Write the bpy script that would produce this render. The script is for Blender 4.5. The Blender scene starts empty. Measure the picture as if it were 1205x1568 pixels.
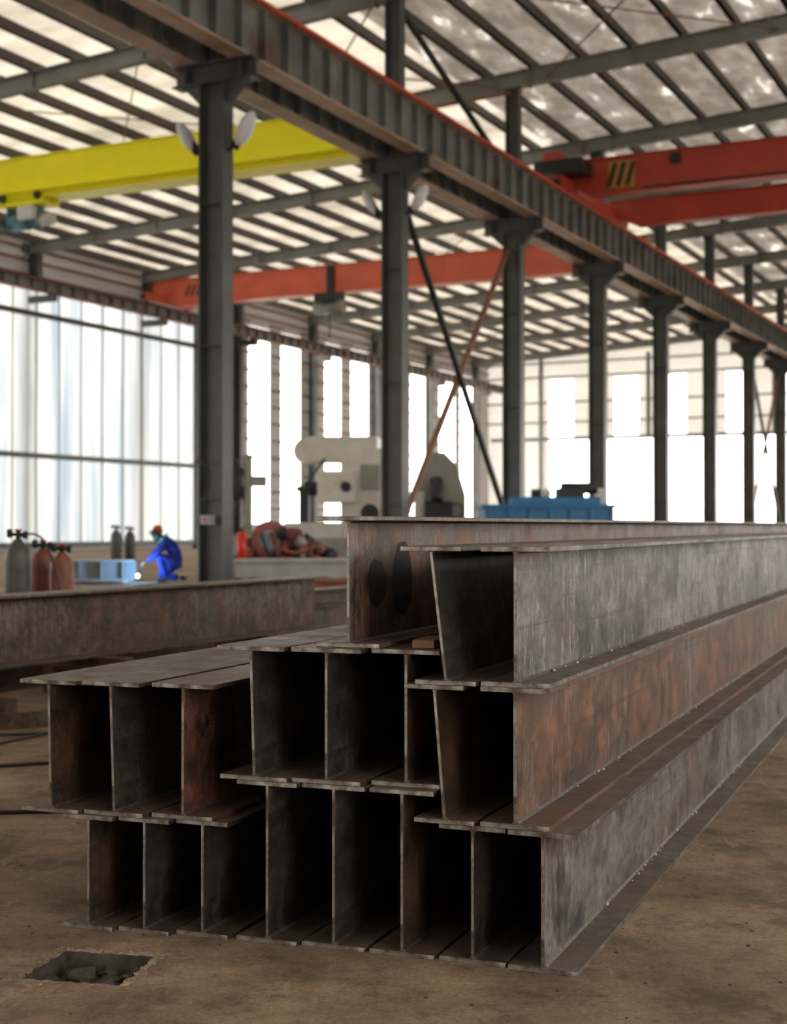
import bpy, bmesh, math, random
from mathutils import Vector, Matrix
random.seed(7)
scene = bpy.context.scene
D = bpy.data

# ------------------------------------------------------------------ helpers
def new_mat(name):
    m = D.materials.new(name); m.use_nodes = True
    nt = m.node_tree
    for n in list(nt.nodes): nt.nodes.remove(n)
    out = nt.nodes.new('ShaderNodeOutputMaterial')
    return m, nt, out

def ramp(nt, stops):
    r = nt.nodes.new('ShaderNodeValToRGB')
    el = r.color_ramp.elements
    while len(el) < len(stops): el.new(0.5)
    for e, (p, c) in zip(el, stops):
        e.position = p
        e.color = (*c, 1) if len(c) == 3 else c
    return r

def noise(nt, vec, scale, detail=4, rough=.55, stretch=None, loc=(0,0,0)):
    if stretch is not None or loc != (0,0,0):
        mp = nt.nodes.new('ShaderNodeMapping')
        mp.inputs['Scale'].default_value = stretch or (1,1,1)
        mp.inputs['Location'].default_value = loc
        nt.links.new(vec, mp.inputs['Vector']); vec = mp.outputs[0]
    n = nt.nodes.new('ShaderNodeTexNoise')
    n.inputs['Scale'].default_value = scale
    n.inputs['Detail'].default_value = detail
    n.inputs['Roughness'].default_value = rough
    nt.links.new(vec, n.inputs['Vector'])
    return n.outputs['Fac']

def mixc(nt, fac, a, b, mode='MIX'):
    m = nt.nodes.new('ShaderNodeMix'); m.data_type = 'RGBA'; m.blend_type = mode
    for sock, v in ((m.inputs[0], fac), (m.inputs[6], a), (m.inputs[7], b)):
        if isinstance(v, (int, float)): sock.default_value = v
        elif isinstance(v, tuple): sock.default_value = (*v, 1)
        else: nt.links.new(v, sock)
    return m.outputs[2]

def paint(name, c, rough=.5, metal=0., var=.25, scale=3., dirt=None, dirt_amt=.45, bump=0.):
    m, nt, out = new_mat(name)
    b = nt.nodes.new('ShaderNodeBsdfPrincipled')
    tc = nt.nodes.new('ShaderNodeTexCoord').outputs['Object']
    n1 = noise(nt, tc, scale, 5)
    lo = tuple(x*(1-var) for x in c); hi = tuple(min(1, x*(1+var)) for x in c)
    r = ramp(nt, [(.3, lo), (.7, hi)]); nt.links.new(n1, r.inputs[0])
    col = r.outputs[0]
    if dirt:
        n2 = noise(nt, tc, scale*.6, 7, .65, loc=(3.1,1.7,.4))
        r2 = ramp(nt, [(dirt_amt, (0,0,0)), (dirt_amt+.15, (1,1,1))]); nt.links.new(n2, r2.inputs[0])
        col = mixc(nt, r2.outputs[0], col, dirt)
    nt.links.new(col, b.inputs['Base Color'])
    b.inputs['Roughness'].default_value = rough
    b.inputs['Metallic'].default_value = metal
    if bump:
        bp = nt.nodes.new('ShaderNodeBump'); bp.inputs['Strength'].default_value = bump
        bp.inputs['Distance'].default_value = .01
        nb = noise(nt, tc, scale*12, 4)
        nt.links.new(nb, bp.inputs['Height']); nt.links.new(bp.outputs[0], b.inputs['Normal'])
    nt.links.new(b.outputs[0], out.inputs[0])
    return m

def steel(name, rust=.5, light=.5, seed=0., rustc=(.20,.075,.03), streak=.5, dark=1.):
    """mill-scale plate: brown-grey scale, flaking rust, pale run marks, rolling lines, grime, dust"""
    m, nt, out = new_mat(name)
    b = nt.nodes.new('ShaderNodeBsdfPrincipled')
    tc = nt.nodes.new('ShaderNodeTexCoord').outputs['Object']
    L = (seed*3.3, seed*1.7, seed*.9)
    base = noise(nt, tc, 4.4, 10, .66, (1,.6,1.2), L)
    k = light
    r0 = ramp(nt, [(.34, (.022,.019,.017)), (.45, (.043+.032*k,.039+.030*k,.035+.027*k)), (.56, (.068+.080*k,.061+.073*k,.054+.066*k)), (.68,(.09+.125*k,.081+.116*k,.072+.106*k))])
    nt.links.new(base, r0.inputs[0])
    col = r0.outputs[0]
    fm = noise(nt, tc, 32, 8, .74, (1,.8,1), (L[1],2,L[0]))
    rf = ramp(nt, [(.37,(.50,.48,.46)),(.5,(1,1,1)),(.63,(1.5,1.46,1.4))]); nt.links.new(fm, rf.inputs[0])
    col = mixc(nt, .85, col, rf.outputs[0], 'MULTIPLY')
    rn = noise(nt, tc, 2.6, 11, .72, (1,.55,1.2), (L[1],L[0],L[2]+4))
    r1 = ramp(nt, [(.66-.36*rust, (0,0,0)), (.73-.36*rust, (.65,.65,.65)), (.86-.36*rust, (.95,.95,.95))]); nt.links.new(rn, r1.inputs[0])
    rv = noise(nt, tc, 9, 9, .73, None, (L[2],L[1],1))
    r2 = ramp(nt, [(.36, tuple(x*.28 for x in rustc)), (.49, tuple(x*.72 for x in rustc)), (.63, tuple(x*1.5 for x in rustc))]); nt.links.new(rv, r2.inputs[0])
    col = mixc(nt, r1.outputs[0], col, r2.outputs[0])
    st = noise(nt, tc, 16, 5, .65, (1,3.4,.22), (L[0],7,L[1]))
    pm = noise(nt, tc, 1.5, 4, .6, (1,1,1), (5,L[1],L[0]))
    st2 = noise(nt, tc, 46, 5, .78, (1,1,.5), (1,L[0],2))
    mul = nt.nodes.new('ShaderNodeMath'); mul.operation = 'MULTIPLY'
    nt.links.new(st, mul.inputs[0]); nt.links.new(st2, mul.inputs[1])
    m2 = nt.nodes.new('ShaderNodeMath'); m2.operation = 'MULTIPLY_ADD'
    nt.links.new(pm, m2.inputs[0]); m2.inputs[1].default_value = .5; nt.links.new(mul.outputs[0], m2.inputs[2])
    r3 = ramp(nt, [(.56-.05*streak, (0,0,0)), (.61-.03*streak, (streak*.9,)*3)]); nt.links.new(m2.outputs[0], r3.inputs[0])
    col = mixc(nt, r3.outputs[0], col, (.31,.29,.265))
    hl = noise(nt, tc, 6, 5, .7, (1,.08,5.5), (L[1],L[2],2))
    r5 = ramp(nt, [(.60, (0,0,0)), (.65, (.5,.5,.5))]); nt.links.new(hl, r5.inputs[0])
    col = mixc(nt, r5.outputs[0], col, (.020,.017,.015))
    gn = noise(nt, tc, 3.6, 11, .76, (1,1.0,.8), (L[2],3,L[0]))
    r4 = ramp(nt, [(.525, (0,0,0)), (.575, (.65,.65,.65)), (.68,(.88,.88,.88))]); nt.links.new(gn, r4.inputs[0])
    col = mixc(nt, r4.outputs[0], col, (.021,.016,.012))
    if dark != 1.: col = mixc(nt, 1., col, (dark,dark*.97,dark*.94), 'MULTIPLY')  # mainly inner beams: interior shade of the stack put into the colour
    geo = nt.nodes.new('ShaderNodeNewGeometry')
    sx = nt.nodes.new('ShaderNodeSeparateXYZ'); nt.links.new(geo.outputs['Normal'], sx.inputs[0])
    dn = noise(nt, tc, 9, 9, .72, (1,.35,1), (2,L[0],0))
    dm = nt.nodes.new('ShaderNodeMath'); dm.operation = 'MULTIPLY'; dm.use_clamp = True
    nt.links.new(sx.outputs[2], dm.inputs[0])
    rd = ramp(nt, [(.38, (.15,)*3), (.60, (.95,)*3)]); nt.links.new(dn, rd.inputs[0])
    nt.links.new(rd.outputs[0], dm.inputs[1])
    col = mixc(nt, dm.outputs[0], col, (.16,.115,.078))
    nt.links.new(col, b.inputs['Base Color'])
    b.inputs['Metallic'].default_value = .15
    rr = ramp(nt, [(.3, (.33,)*3), (.7, (.62,)*3)]); nt.links.new(rv, rr.inputs[0])
    nt.links.new(rr.outputs[0], b.inputs['Roughness'])
    bp = nt.nodes.new('ShaderNodeBump'); bp.inputs['Strength'].default_value = .3
    bp.inputs['Distance'].default_value = .0025
    nt.links.new(fm, bp.inputs['Height']); nt.links.new(bp.outputs[0], b.inputs['Normal'])
    nt.links.new(b.outputs[0], out.inputs[0])
    return m

def box(bm, x0, x1, y0, y1, z0, z1, mi=0, sh=0., front=None, topoff=0.):
    vs = []
    for z, o in ((z0, 0.), (z1, topoff)):
        for x, y in ((x0,y0),(x1,y0),(x1,y1),(x0,y1)):
            vs.append(bm.verts.new((x+o, y, z+sh*x)))
    fs = [(0,3,2,1),(4,5,6,7),(0,1,5,4),(1,2,6,5),(2,3,7,6),(3,0,4,7)]
    for i, f in enumerate(fs):
        fc = bm.faces.new([vs[k] for k in f]); fc.material_index = mi
        if i == 2 and front is not None: fc.material_index = front

def bar(bm, p, q, w, h=None, mi=0, up=(0,0,1)):
    p, q = Vector(p), Vector(q); h = h or w
    d = (q-p).normalized(); up = Vector(up)
    s = d.cross(up)
    if s.length < 1e-3: s = d.cross(Vector((1,0,0)))
    s.normalize(); u = s.cross(d).normalized()
    vs = [bm.verts.new(c + s*a*w/2 + u*b_*h/2) for c in (p,q) for a,b_ in ((-1,-1),(1,-1),(1,1),(-1,1))]
    for f in ((0,3,2,1),(4,5,6,7),(0,1,5,4),(1,2,6,5),(2,3,7,6),(3,0,4,7)):
        bm.faces.new([vs[k] for k in f]).material_index = mi

def cyl(bm, p, q, r1, r2=None, seg=20, mi=0, cap=True):
    p, q = Vector(p), Vector(q); r2 = r1 if r2 is None else r2
    d = (q-p); L = d.length
    M = Matrix.Translation((p+q)/2) @ d.to_track_quat('Z','Y').to_matrix().to_4x4()
    g = bmesh.ops.create_cone(bm, cap_ends=cap, segments=seg, radius1=r1, radius2=r2, depth=L, matrix=M)
    for f in {f for v in g['verts'] for f in v.link_faces}:
        f.material_index = mi; f.smooth = len(f.verts) == 4

def ball(bm, c, r, sc=(1,1,1), mi=0, seg=16):
    M = Matrix.Translation(c) @ Matrix.Diagonal((*sc,1))
    g = bmesh.ops.create_uvsphere(bm, u_segments=seg, v_segments=max(8,seg//2), radius=r, matrix=M)
    for f in {f for v in g['verts'] for f in v.link_faces}:
        f.material_index = mi; f.smooth = True

def torus(bm, c, R, r, seg=28, ms=8, mi=0, rot=None):
    M = Matrix.Translation(c) @ (rot.to_4x4() if rot else Matrix.Identity(4))
    rings = []
    for i in range(seg):
        a = 2*math.pi*i/seg; ring = []
        for j in range(ms):
            t = 2*math.pi*j/ms
            v = Vector(((R+r*math.cos(t))*math.cos(a), (R+r*math.cos(t))*math.sin(a), r*math.sin(t)))
            ring.append(bm.verts.new(M @ v))
        rings.append(ring)
    for i in range(seg):
        for j in range(ms):
            f = bm.faces.new((rings[i][j], rings[(i+1)%seg][j], rings[(i+1)%seg][(j+1)%ms], rings[i][(j+1)%ms]))
            f.material_index = mi; f.smooth = True

def finish(bm, name, mats, loc=(0,0,0), rotz=0., bevel=0., parent=None, recalc=True):
    if recalc: bmesh.ops.recalc_face_normals(bm, faces=bm.faces)
    me = D.meshes.new(name); bm.to_mesh(me); bm.free()
    for m in mats: me.materials.append(m)
    o = D.objects.new(name, me); scene.collection.objects.link(o)
    o.location = loc; o.rotation_euler = (0,0,rotz)
    if bevel:
        md = o.modifiers.new('edge', 'BEVEL'); md.width = bevel; md.segments = 1; md.limit_method = 'ANGLE'
    if parent: o.parent = parent
    return o

# frames : hall axes (x = across, y = along the crane track)
HA = -math.atan(.4947); H0 = Vector((-3.38, 27., 0))
RH = Matrix.Rotation(HA, 3, 'Z')
def hall(b, a, z=0.): return H0 + RH @ Vector((b, a, z))
SA = -math.atan(.403); S0 = Vector((.366, 3.508, 0))
RS = Matrix.Rotation(SA, 3, 'Z')
def stk(s, q, z=0.): return S0 + RS @ Vector((s, q, z))
BAY = 7.7; AEND = 72.4; A0 = -34.; BL = -24.4; BR = 26.; SL = .058
def zr(b): return 13.9 + SL*b

# ------------------------------------------------------------------ materials
M_col = paint('column_paint', (.072,.078,.078), .42, .1, .25, 1.5, (.095,.065,.043), .56)
M_raf = paint('rafter_paint', (.20,.21,.20), .5, 0, .2, 1.2)
M_pur = paint('purlin_paint', (.060,.048,.038), .6, 0, .2, 1.)
M_web = paint('girder_web', (.18,.19,.185), .4, .1, .35, 1., (.12,.08,.055), .55)
M_flg = paint('girder_flange', (.36,.26,.195), .5, 0, .3, 1.)
M_rail = paint('rail_red', (.50,.07,.03), .5, 0, .2, 2.)
M_dark = paint('dark_steel', (.03,.032,.035), .5, .3, .3, 4.)
M_brn = paint('brace_rust', (.20,.085,.055), .6, .1, .3, 2.)
M_yel = paint('crane_yellow', (.90,.87,.0), .4, 0, .05, 1.)
M_red = paint('crane_red', (.48,.062,.035), .42, 0, .15, .8)
M_redhaze = paint('crane_red_hazed', (.62,.12,.065), .42, 0, .15, .8)  # far crane's red, distance haze lightened into the colour
M_white = paint('machine_white', (.62,.61,.56), .45, 0, .1, 2., (.3,.28,.25), .62)
M_grn = paint('machine_green', (.27,.28,.24), .45, 0, .15, 2.)
M_blue = paint('machine_blue', (.02,.17,.38), .45, 0, .15, 2.)
M_wood = paint('wood', (.26,.15,.075), .7, 0, .3, 6.)
M_scr = paint('scrap_rust', (.19,.06,.045), .7, .1, .5, 5.)
M_gas = paint('cylinder_grey', (.065,.07,.062), .45, .1, .35, 6.)
M_gaso = paint('cylinder_orange', (.20,.065,.04), .5, 0, .4, 6.)
M_lamp = paint('lamp_housing', (.62,.64,.66), .4, 0, .08, 4.)
M_plate = paint('plate_grey', (.33,.33,.32), .5, .1, .2, 2.)
M_ext = paint('extinguisher_red', (.6,.03,.02), .35, 0, .1, 4.)
M_black = paint('black_rubber', (.015,.015,.015), .6, 0, .2, 6.)
M_cut = paint('cut_edge', (.27,.245,.21), .38, .4, .55, 20., (.07,.045,.03), .46)
M_weld = paint('weld_bead', (.10,.082,.065), .5, .3, .6, 60.)
M_chip = paint('weld_spatter', (.60,.58,.54), .5, .1, .2, 60.)
M_oval = paint('dark_oval', (.010,.008,.007), .7, 0, .3, 20.)  # flat dark ovals laid on the top beam's web

def clad_mat(name, c, translucent, stops, rib=7., axis=1, nsc=.35, nst=(.6,1.6,1)):
    m, nt, out = new_mat(name)
    tc = nt.nodes.new('ShaderNodeTexCoord').outputs['Object']
    sx = nt.nodes.new('ShaderNodeSeparateXYZ'); nt.links.new(tc, sx.inputs[0])
    mu = nt.nodes.new('ShaderNodeMath'); mu.operation = 'MULTIPLY'; mu.inputs[1].default_value = rib*math.pi
    nt.links.new(sx.outputs[axis], mu.inputs[0])
    si = nt.nodes.new('ShaderNodeMath'); si.operation = 'SINE'; nt.links.new(mu.outputs[0], si.inputs[0])
    bp = nt.nodes.new('ShaderNodeBump'); bp.inputs['Strength'].default_value = .6; bp.inputs['Distance'].default_value = .04
    nt.links.new(si.outputs[0], bp.inputs['Height'])
    nz = noise(nt, tc, nsc, 6, .62, nst)
    rp = ramp(nt, stops); nt.links.new(nz, rp.inputs[0])
    b = nt.nodes.new('ShaderNodeBsdfPrincipled')
    b.inputs['Base Color'].default_value = (*c,1); b.inputs['Roughness'].default_value = .45
    b.inputs['Metallic'].default_value = .1
    nt.links.new(bp.outputs[0], b.inputs['Normal'])
    t = nt.nodes.new('ShaderNodeBsdfTranslucent'); nt.links.new(rp.outputs[0], t.inputs['Color'])
    mx = nt.nodes.new('ShaderNodeMixShader'); mx.inputs[0].default_value = translucent
    nt.links.new(b.outputs[0], mx.inputs[1]); nt.links.new(t.outputs[0], mx.inputs[2])
    nt.links.new(mx.outputs[0], out.inputs[0])
    return m
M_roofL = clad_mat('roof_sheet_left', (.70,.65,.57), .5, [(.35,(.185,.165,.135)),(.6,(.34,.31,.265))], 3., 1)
M_roofR = clad_mat('roof_sheet_right', (.38,.345,.31), .5, [(.42,(.070,.060,.052)),(.58,(.125,.11,.098)),(.68,(.50,.47,.43))], 3., 1, .55, (2.6,.8,1))  # brightest stop paints specular highlights into the translucent colour
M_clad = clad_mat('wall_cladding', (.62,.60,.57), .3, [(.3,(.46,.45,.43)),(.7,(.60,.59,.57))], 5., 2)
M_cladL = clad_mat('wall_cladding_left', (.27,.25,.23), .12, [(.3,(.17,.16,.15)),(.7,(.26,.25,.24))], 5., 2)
M_glaz = clad_mat('translucent_sheet', (.55,.6,.65), .85, [(.33,(.15,.185,.225)),(.50,(.28,.30,.32)),(.64,(.42,.425,.42))], 2.2, 1, 1., (1,1.3,.06))

def floor_mat():
    m, nt, out = new_mat('concrete_floor')
    b = nt.nodes.new('ShaderNodeBsdfPrincipled')
    tc = nt.nodes.new('ShaderNodeTexCoord').outputs['Object']
    n1 = noise(nt, tc, 1.1, 10, .68); n2 = noise(nt, tc, 5, 11, .78, (1,1,1), (4,2,0)); n3 = noise(nt, tc, 80, 6, .8)
    r1 = ramp(nt, [(.34, (.155,.102,.060)), (.5, (.262,.184,.115)), (.66, (.42,.312,.208))]); nt.links.new(n1, r1.inputs[0])
    r2 = ramp(nt, [(.36, (.50,.47,.43)), (.47, (.93,.92,.90)), (.60, (1.22,1.2,1.18))]); nt.links.new(n2, r2.inputs[0])
    c = mixc(nt, 1., r1.outputs[0], r2.outputs[0], 'MULTIPLY')
    r3 = ramp(nt, [(.36, (.6,.6,.6)), (.64, (1.35,1.35,1.35))]); nt.links.new(n3, r3.inputs[0])
    c = mixc(nt, .8, c, r3.outputs[0], 'MULTIPLY')
    n4 = noise(nt, tc, 2.2, 12, .8, (1,1,1), (9,5,0))
    r4 = ramp(nt, [(.52, (0,0,0)), (.57, (.6,.6,.6)), (.68,(.85,.85,.85))]); nt.links.new(n4, r4.inputs[0])
    c = mixc(nt, r4.outputs[0], c, (.092,.062,.037))
    n5 = noise(nt, tc, 14, 7, .72, (1,1,1), (1,8,0))
    r5 = ramp(nt, [(.64, (0,0,0)), (.69, (.85,.85,.85))]); nt.links.new(n5, r5.inputs[0])
    c = mixc(nt, r5.outputs[0], c, (.05,.035,.022))
    n6 = noise(nt, tc, 3.5, 9, .75, (2.5,.5,1), (3,11,0))
    r6 = ramp(nt, [(.59, (0,0,0)), (.65, (.5,.5,.5))]); nt.links.new(n6, r6.inputs[0])
    c = mixc(nt, r6.outputs[0], c, (.42,.33,.235))
    nt.links.new(c, b.inputs['Base Color'])
    b.inputs['Roughness'].default_value = .8
    bp = nt.nodes.new('ShaderNodeBump'); bp.inputs['Strength'].default_value = .5; bp.inputs['Distance'].default_value = .008
    nt.links.new(n2, bp.inputs['Height']); nt.links.new(bp.outputs[0], b.inputs['Normal'])
    nt.links.new(b.outputs[0], out.inputs[0])
    return m
M_floor = floor_mat()
M_pit = paint('pit_rubble', (.085,.072,.057), .85, 0, .5, 30., bump=.6)
M_curb = paint('pit_curb', (.40,.32,.225), .85, 0, .35, 20., bump=.5)
M_out = paint('yard_ground', (.5,.46,.40), .9, 0, .1, .3)

# ------------------------------------------------------------------ floor with pit
pit = [Vector((-.905,3.465,0)), Vector((-.655,3.412,0)), Vector((-.607,3.640,0)), Vector((-.845,3.688,0))]
rim = []
for i in range(4):
    p, q = pit[i], pit[(i+1)%4]; n = 14
    d = (q-p).normalized(); nn = Vector((d.y,-d.x,0))
    for k in range(n):
        c = p.lerp(q, k/n)
        if k: c = c + nn*random.uniform(-.008,.010)
        rim.append(c)
bm = bmesh.new()
corners = [hall(BL,A0), hall(BR,A0), hall(BR,AEND), hall(BL,AEND)]
ov = [bm.verts.new(c) for c in corners]; iv = [bm.verts.new(p) for p in rim]; n = 14; R_ = len(rim)
for i in range(4):
    j = (i+1)%4
    inner = [iv[(i*n+k)%R_] for k in range(n+1)]
    bm.faces.new([ov[i], ov[j]] + inner[::-1])
dv = [bm.verts.new(p+Vector((0,0,-.09))) for p in rim]
for i in range(R_):
    j = (i+1)%R_
    bm.faces.new((iv[i], iv[j], dv[j], dv[i])).material_index = 1
bm.faces.new(dv).material_index = 1
finish(bm, 'floor', [M_floor, M_pit], recalc=False)
bm = bmesh.new()
pc = sum(pit, Vector())/4
for i,cnt in ((2,150),(1,80),(3,14),(0,10)):
    p, q = pit[i], pit[(i+1)%4]
    for k in range(cnt):
        c = p.lerp(q, random.random()**(1.5 if i==2 else .8)); off = abs(random.gauss(0,.014))
        c = c + (c-pc).normalized()*(off+.003)
        s = random.uniform(.0012,.0050)
        M = Matrix.Translation((c.x,c.y,s*.3)) @ Matrix.Rotation(random.random()*3,4,'Z') @ Matrix.Diagonal((random.uniform(1,2.4),1,.5,1))
        bmesh.ops.create_icosphere(bm, subdivisions=1, radius=s, matrix=M)
finish(bm, 'pit_rim_mortar', [M_curb])
bm = bmesh.new()
for k in range(90):
    a, b_ = random.random(), random.random()
    p = pit[0].lerp(pit[1], .05+.9*a).lerp(pit[3].lerp(pit[2], .05+.9*a), .05+.9*b_)
    s = random.uniform(.010,.030)
    M = Matrix.Translation((p.x,p.y,-.085+s*.6+random.random()*.04)) @ Matrix.Rotation(random.random()*6,4,'Z') @ Matrix.Rotation(random.uniform(-.8,.8),4,'X') @ Matrix.Diagonal((1.6,1,.5,1))
    g = bmesh.ops.create_icosphere(bm, subdivisions=1, radius=s, matrix=M)
    for v in g['verts']: v.co += Vector((random.uniform(-1,1),random.uniform(-1,1),random.uniform(-1,1)))*s*.3
finish(bm, 'pit_rubble_pile', [M_pit])
bm = bmesh.new()
for k in range(420):
    x = random.uniform(-1.6,2.2); y = random.uniform(2.9,6.5)
    s = random.choice((.0012,.002,.0035))*random.uniform(.7,1.4)
    M = Matrix.Translation((x,y,s*.4)) @ Matrix.Diagonal((1.3,1,.6,1))
    bmesh.ops.create_icosphere(bm, subdivisions=1, radius=s, matrix=M)
finish(bm, 'floor_grit', [M_pit])
bm = bmesh.new()
bmesh.ops.create_grid(bm, x_segments=1, y_segments=1, size=400)
finish(bm, 'yard_ground', [M_out], loc=(0,60,-.12))

# ------------------------------------------------------------------ stacked beams
def i_beam(name, s, q, z0, H, B, mat, L=12., lean=0., chips=0, tf=.012, tw=.009, loc=None, rot=None, marks=()):
    bm = bmesh.new()
    box(bm, -B/2, B/2, 0, L, 0, tf, 0, front=1)
    box(bm, -B/2+lean, B/2+lean, 0, L, H-tf, H, 0, front=1)
    box(bm, -tw/2, tw/2, .004, L, tf, H-tf, 0, front=1, topoff=lean)
    w = .006
    for sx in (-1,1):
        for z, dz, o in ((tf, 1, 0), (H-tf, -1, lean)):
            x = sx*tw/2 + o
            vs = [bm.verts.new(c) for c in ((x,.006,z),(x+sx*w,.006,z),(x,.006,z+dz*w),(x,L,z),(x+sx*w,L,z),(x,L,z+dz*w))]
            bm.faces.new((vs[1],vs[4],vs[5],vs[2])).material_index = 2
            bm.faces.new((vs[0],vs[1],vs[2])).material_index = 2
    for k in range(chips):
        y = random.uniform(.3, 7.5); r = random.uniform(.0015,.005)
        x = tw/2+random.uniform(.004,.014)
        M = Matrix.Translation((x, y, tf+r*.5)) @ Matrix.Diagonal((1,random.uniform(1,3),.8,1))
        g = bmesh.ops.create_icosphere(bm, subdivisions=1, radius=r, matrix=M)
        for f in {f for v in g['verts'] for f in v.link_faces}: f.material_index = 3
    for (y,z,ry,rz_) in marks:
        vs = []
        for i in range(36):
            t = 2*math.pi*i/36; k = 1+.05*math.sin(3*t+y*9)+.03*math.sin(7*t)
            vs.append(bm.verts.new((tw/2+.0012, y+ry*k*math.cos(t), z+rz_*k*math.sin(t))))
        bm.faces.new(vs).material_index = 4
    if loc is None: loc = stk(s, q, z0); rot = SA
    return finish(bm, name, [mat, M_cut, M_weld, M_chip, M_oval], loc=loc, rotz=rot, bevel=.0012)

ST = [steel('plate_scale_%d' % i, r, l, i+1., rc, sk, dk) for i, (r, l, rc, sk, dk) in enumerate([
    (.30,1.05,(.13,.075,.05),.85,1.),  # 0 grey with pale run marks
    (.92,.5,(.165,.068,.033),.40,1.),  # 1 rusty
    (.45,.95,(.13,.075,.046),.55,1.),  # 2 grey brown
    (.42,.2,(.09,.052,.030),.15,.75),  # 3 dark
    (.70,.2,(.13,.062,.032),.2,.85),   # 4 dark rust
    (.95,.3,(.18,.078,.055),.15,1.05), # 5 pink rust
    (.20,.3,(.08,.047,.028),.3,.72),   # 6 blue-black
    (.88,.5,(.16,.072,.034),.4,1.),    # 7 mixed
])]
N = 'steel_i_beam'
i_beam(N, 0, 0, 0, .345, .178, ST[2], chips=60)
i_beam(N, -.184, .004, 0, .345, .178, ST[3])
i_beam(N, -.371, -.006, 0, .425, .178, ST[4])
i_beam(N, -.560, -.012, 0, .425, .180, ST[6])
i_beam(N, -.744, -.030, 0, .425, .178, ST[3])
i_beam(N, -.930, -.045, 0, .31, .158, ST[3])
i_beam(N, -1.092, -.075, 0, .31, .158, ST[3])
i_beam(N, -1.256, -.096, 0, .31, .160, ST[4])
i_beam(N, -.074, .01, .345, .351, .180, ST[1], chips=60)
i_beam(N, -.258, 0, .345, .351, .162, ST[4], lean=-.027)
i_beam(N, -.374, .03, .425, .355, .190, ST[4])
i_beam(N, -.582, -.01, .425, .355, .200, ST[6])
i_beam(N, -.783, -.03, .425, .355, .200, ST[6], lean=-.01)
i_beam(N, -.988, -.05, .31, .364, .188, ST[5])
i_beam(N, -1.185, -.08, .31, .364, .188, ST[6], lean=-.012)
i_beam(N, -1.376, -.10, .31, .364, .186, ST[4], lean=-.008)
i_beam(N, -.076, .02, .696, .351, .180, ST[0], chips=45)
i_beam(N, -.254, .0, .696, .351, .165, ST[6], lean=-.040)
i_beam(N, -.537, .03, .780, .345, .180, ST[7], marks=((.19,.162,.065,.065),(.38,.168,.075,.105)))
bm = bmesh.new(); box(bm,-.03,.03,0,.16,0,.022); c = stk(-.34,.07,.7805)
finish(bm,'timber_packer',[M_wood],loc=c,rotz=SA+.1,bevel=.002)

p1 = Vector((-3.2,7.0,0)); dr = Vector((1.71,3.3,0)).normalized(); rz = -math.atan2(dr.x, dr.y)
Lb = (Vector((-.67,11.9,0))-p1).length
i_beam(N, 0,0,0, .43, .26, steel('plate_scale_8', .72,.3,12.,(.115,.055,.034),.4), L=Lb, loc=(p1.x,p1.y,.25), rot=rz, tf=.016)
perp = Vector((dr.y,-dr.x,0))
for k,t in enumerate((.8, 2.6, 4.6)):
    bm = bmesh.new()
    box(bm, -.35,.35,-.05,.05,.17,.25); box(bm,-.33,-.25,-.05,.05,0,.17); box(bm,.25,.33,-.05,.05,0,.17); box(bm,-.25,.25,-.03,.03,.05,.10)
    c = p1+dr*t
    finish(bm, 'support_trestle', [ST[4]], loc=(c.x,c.y,0), rotz=rz, bevel=.004)
for k,(off,L,z,H) in enumerate(((-1.0,7.5,0.,.40),(-.68,6.6,0.,.36))):
    c = p1 + perp*off
    i_beam(N,0,0,0,H,.24,ST[4],L=L,loc=(c.x+dr.x*.6,c.y+dr.y*.6,z),rot=rz)
i_beam(N,0,0,0,.5,.28,ST[4],L=6,loc=(-.85,13.3,0),rot=rz)
for (x,y,l,a) in ((-2.0,6.4,.9,1.2),(-1.95,7.2,.6,.4),(-1.75,5.4,1.1,1.45),(-2.2,7.4,1.3,1.3)):
    bm = bmesh.new(); cyl(bm,(-l/2,0,.008),(l/2,0,.008),.008,seg=10)
    finish(bm,'rebar_rod',[M_dark],loc=(x,y,0),rotz=math.pi/2-a)
for (x,y,l,w_,h_,a) in ((-2.05,7.75,.45,.10,.09,.5),(-2.25,8.2,.30,.14,.12,-.4),(-1.72,8.05,.35,.08,.08,1.1),(-1.55,8.7,.5,.12,.10,.3),(-1.2,8.9,.4,.1,.08,.8),(-1.9,8.6,.3,.1,.1,-.9)):
    bm = bmesh.new(); box(bm,-l/2,l/2,-w_/2,w_/2,0,.01); box(bm,-l/2,l/2,-w_/2,-w_/2+.01,.01,h_); box(bm,-l/2+.02,-l/2+.03,-w_/2+.01,w_/2,.01,h_*.8)
    finish(bm,'steel_offcut',[ST[4]],loc=(x,y,0),rotz=a)

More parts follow.
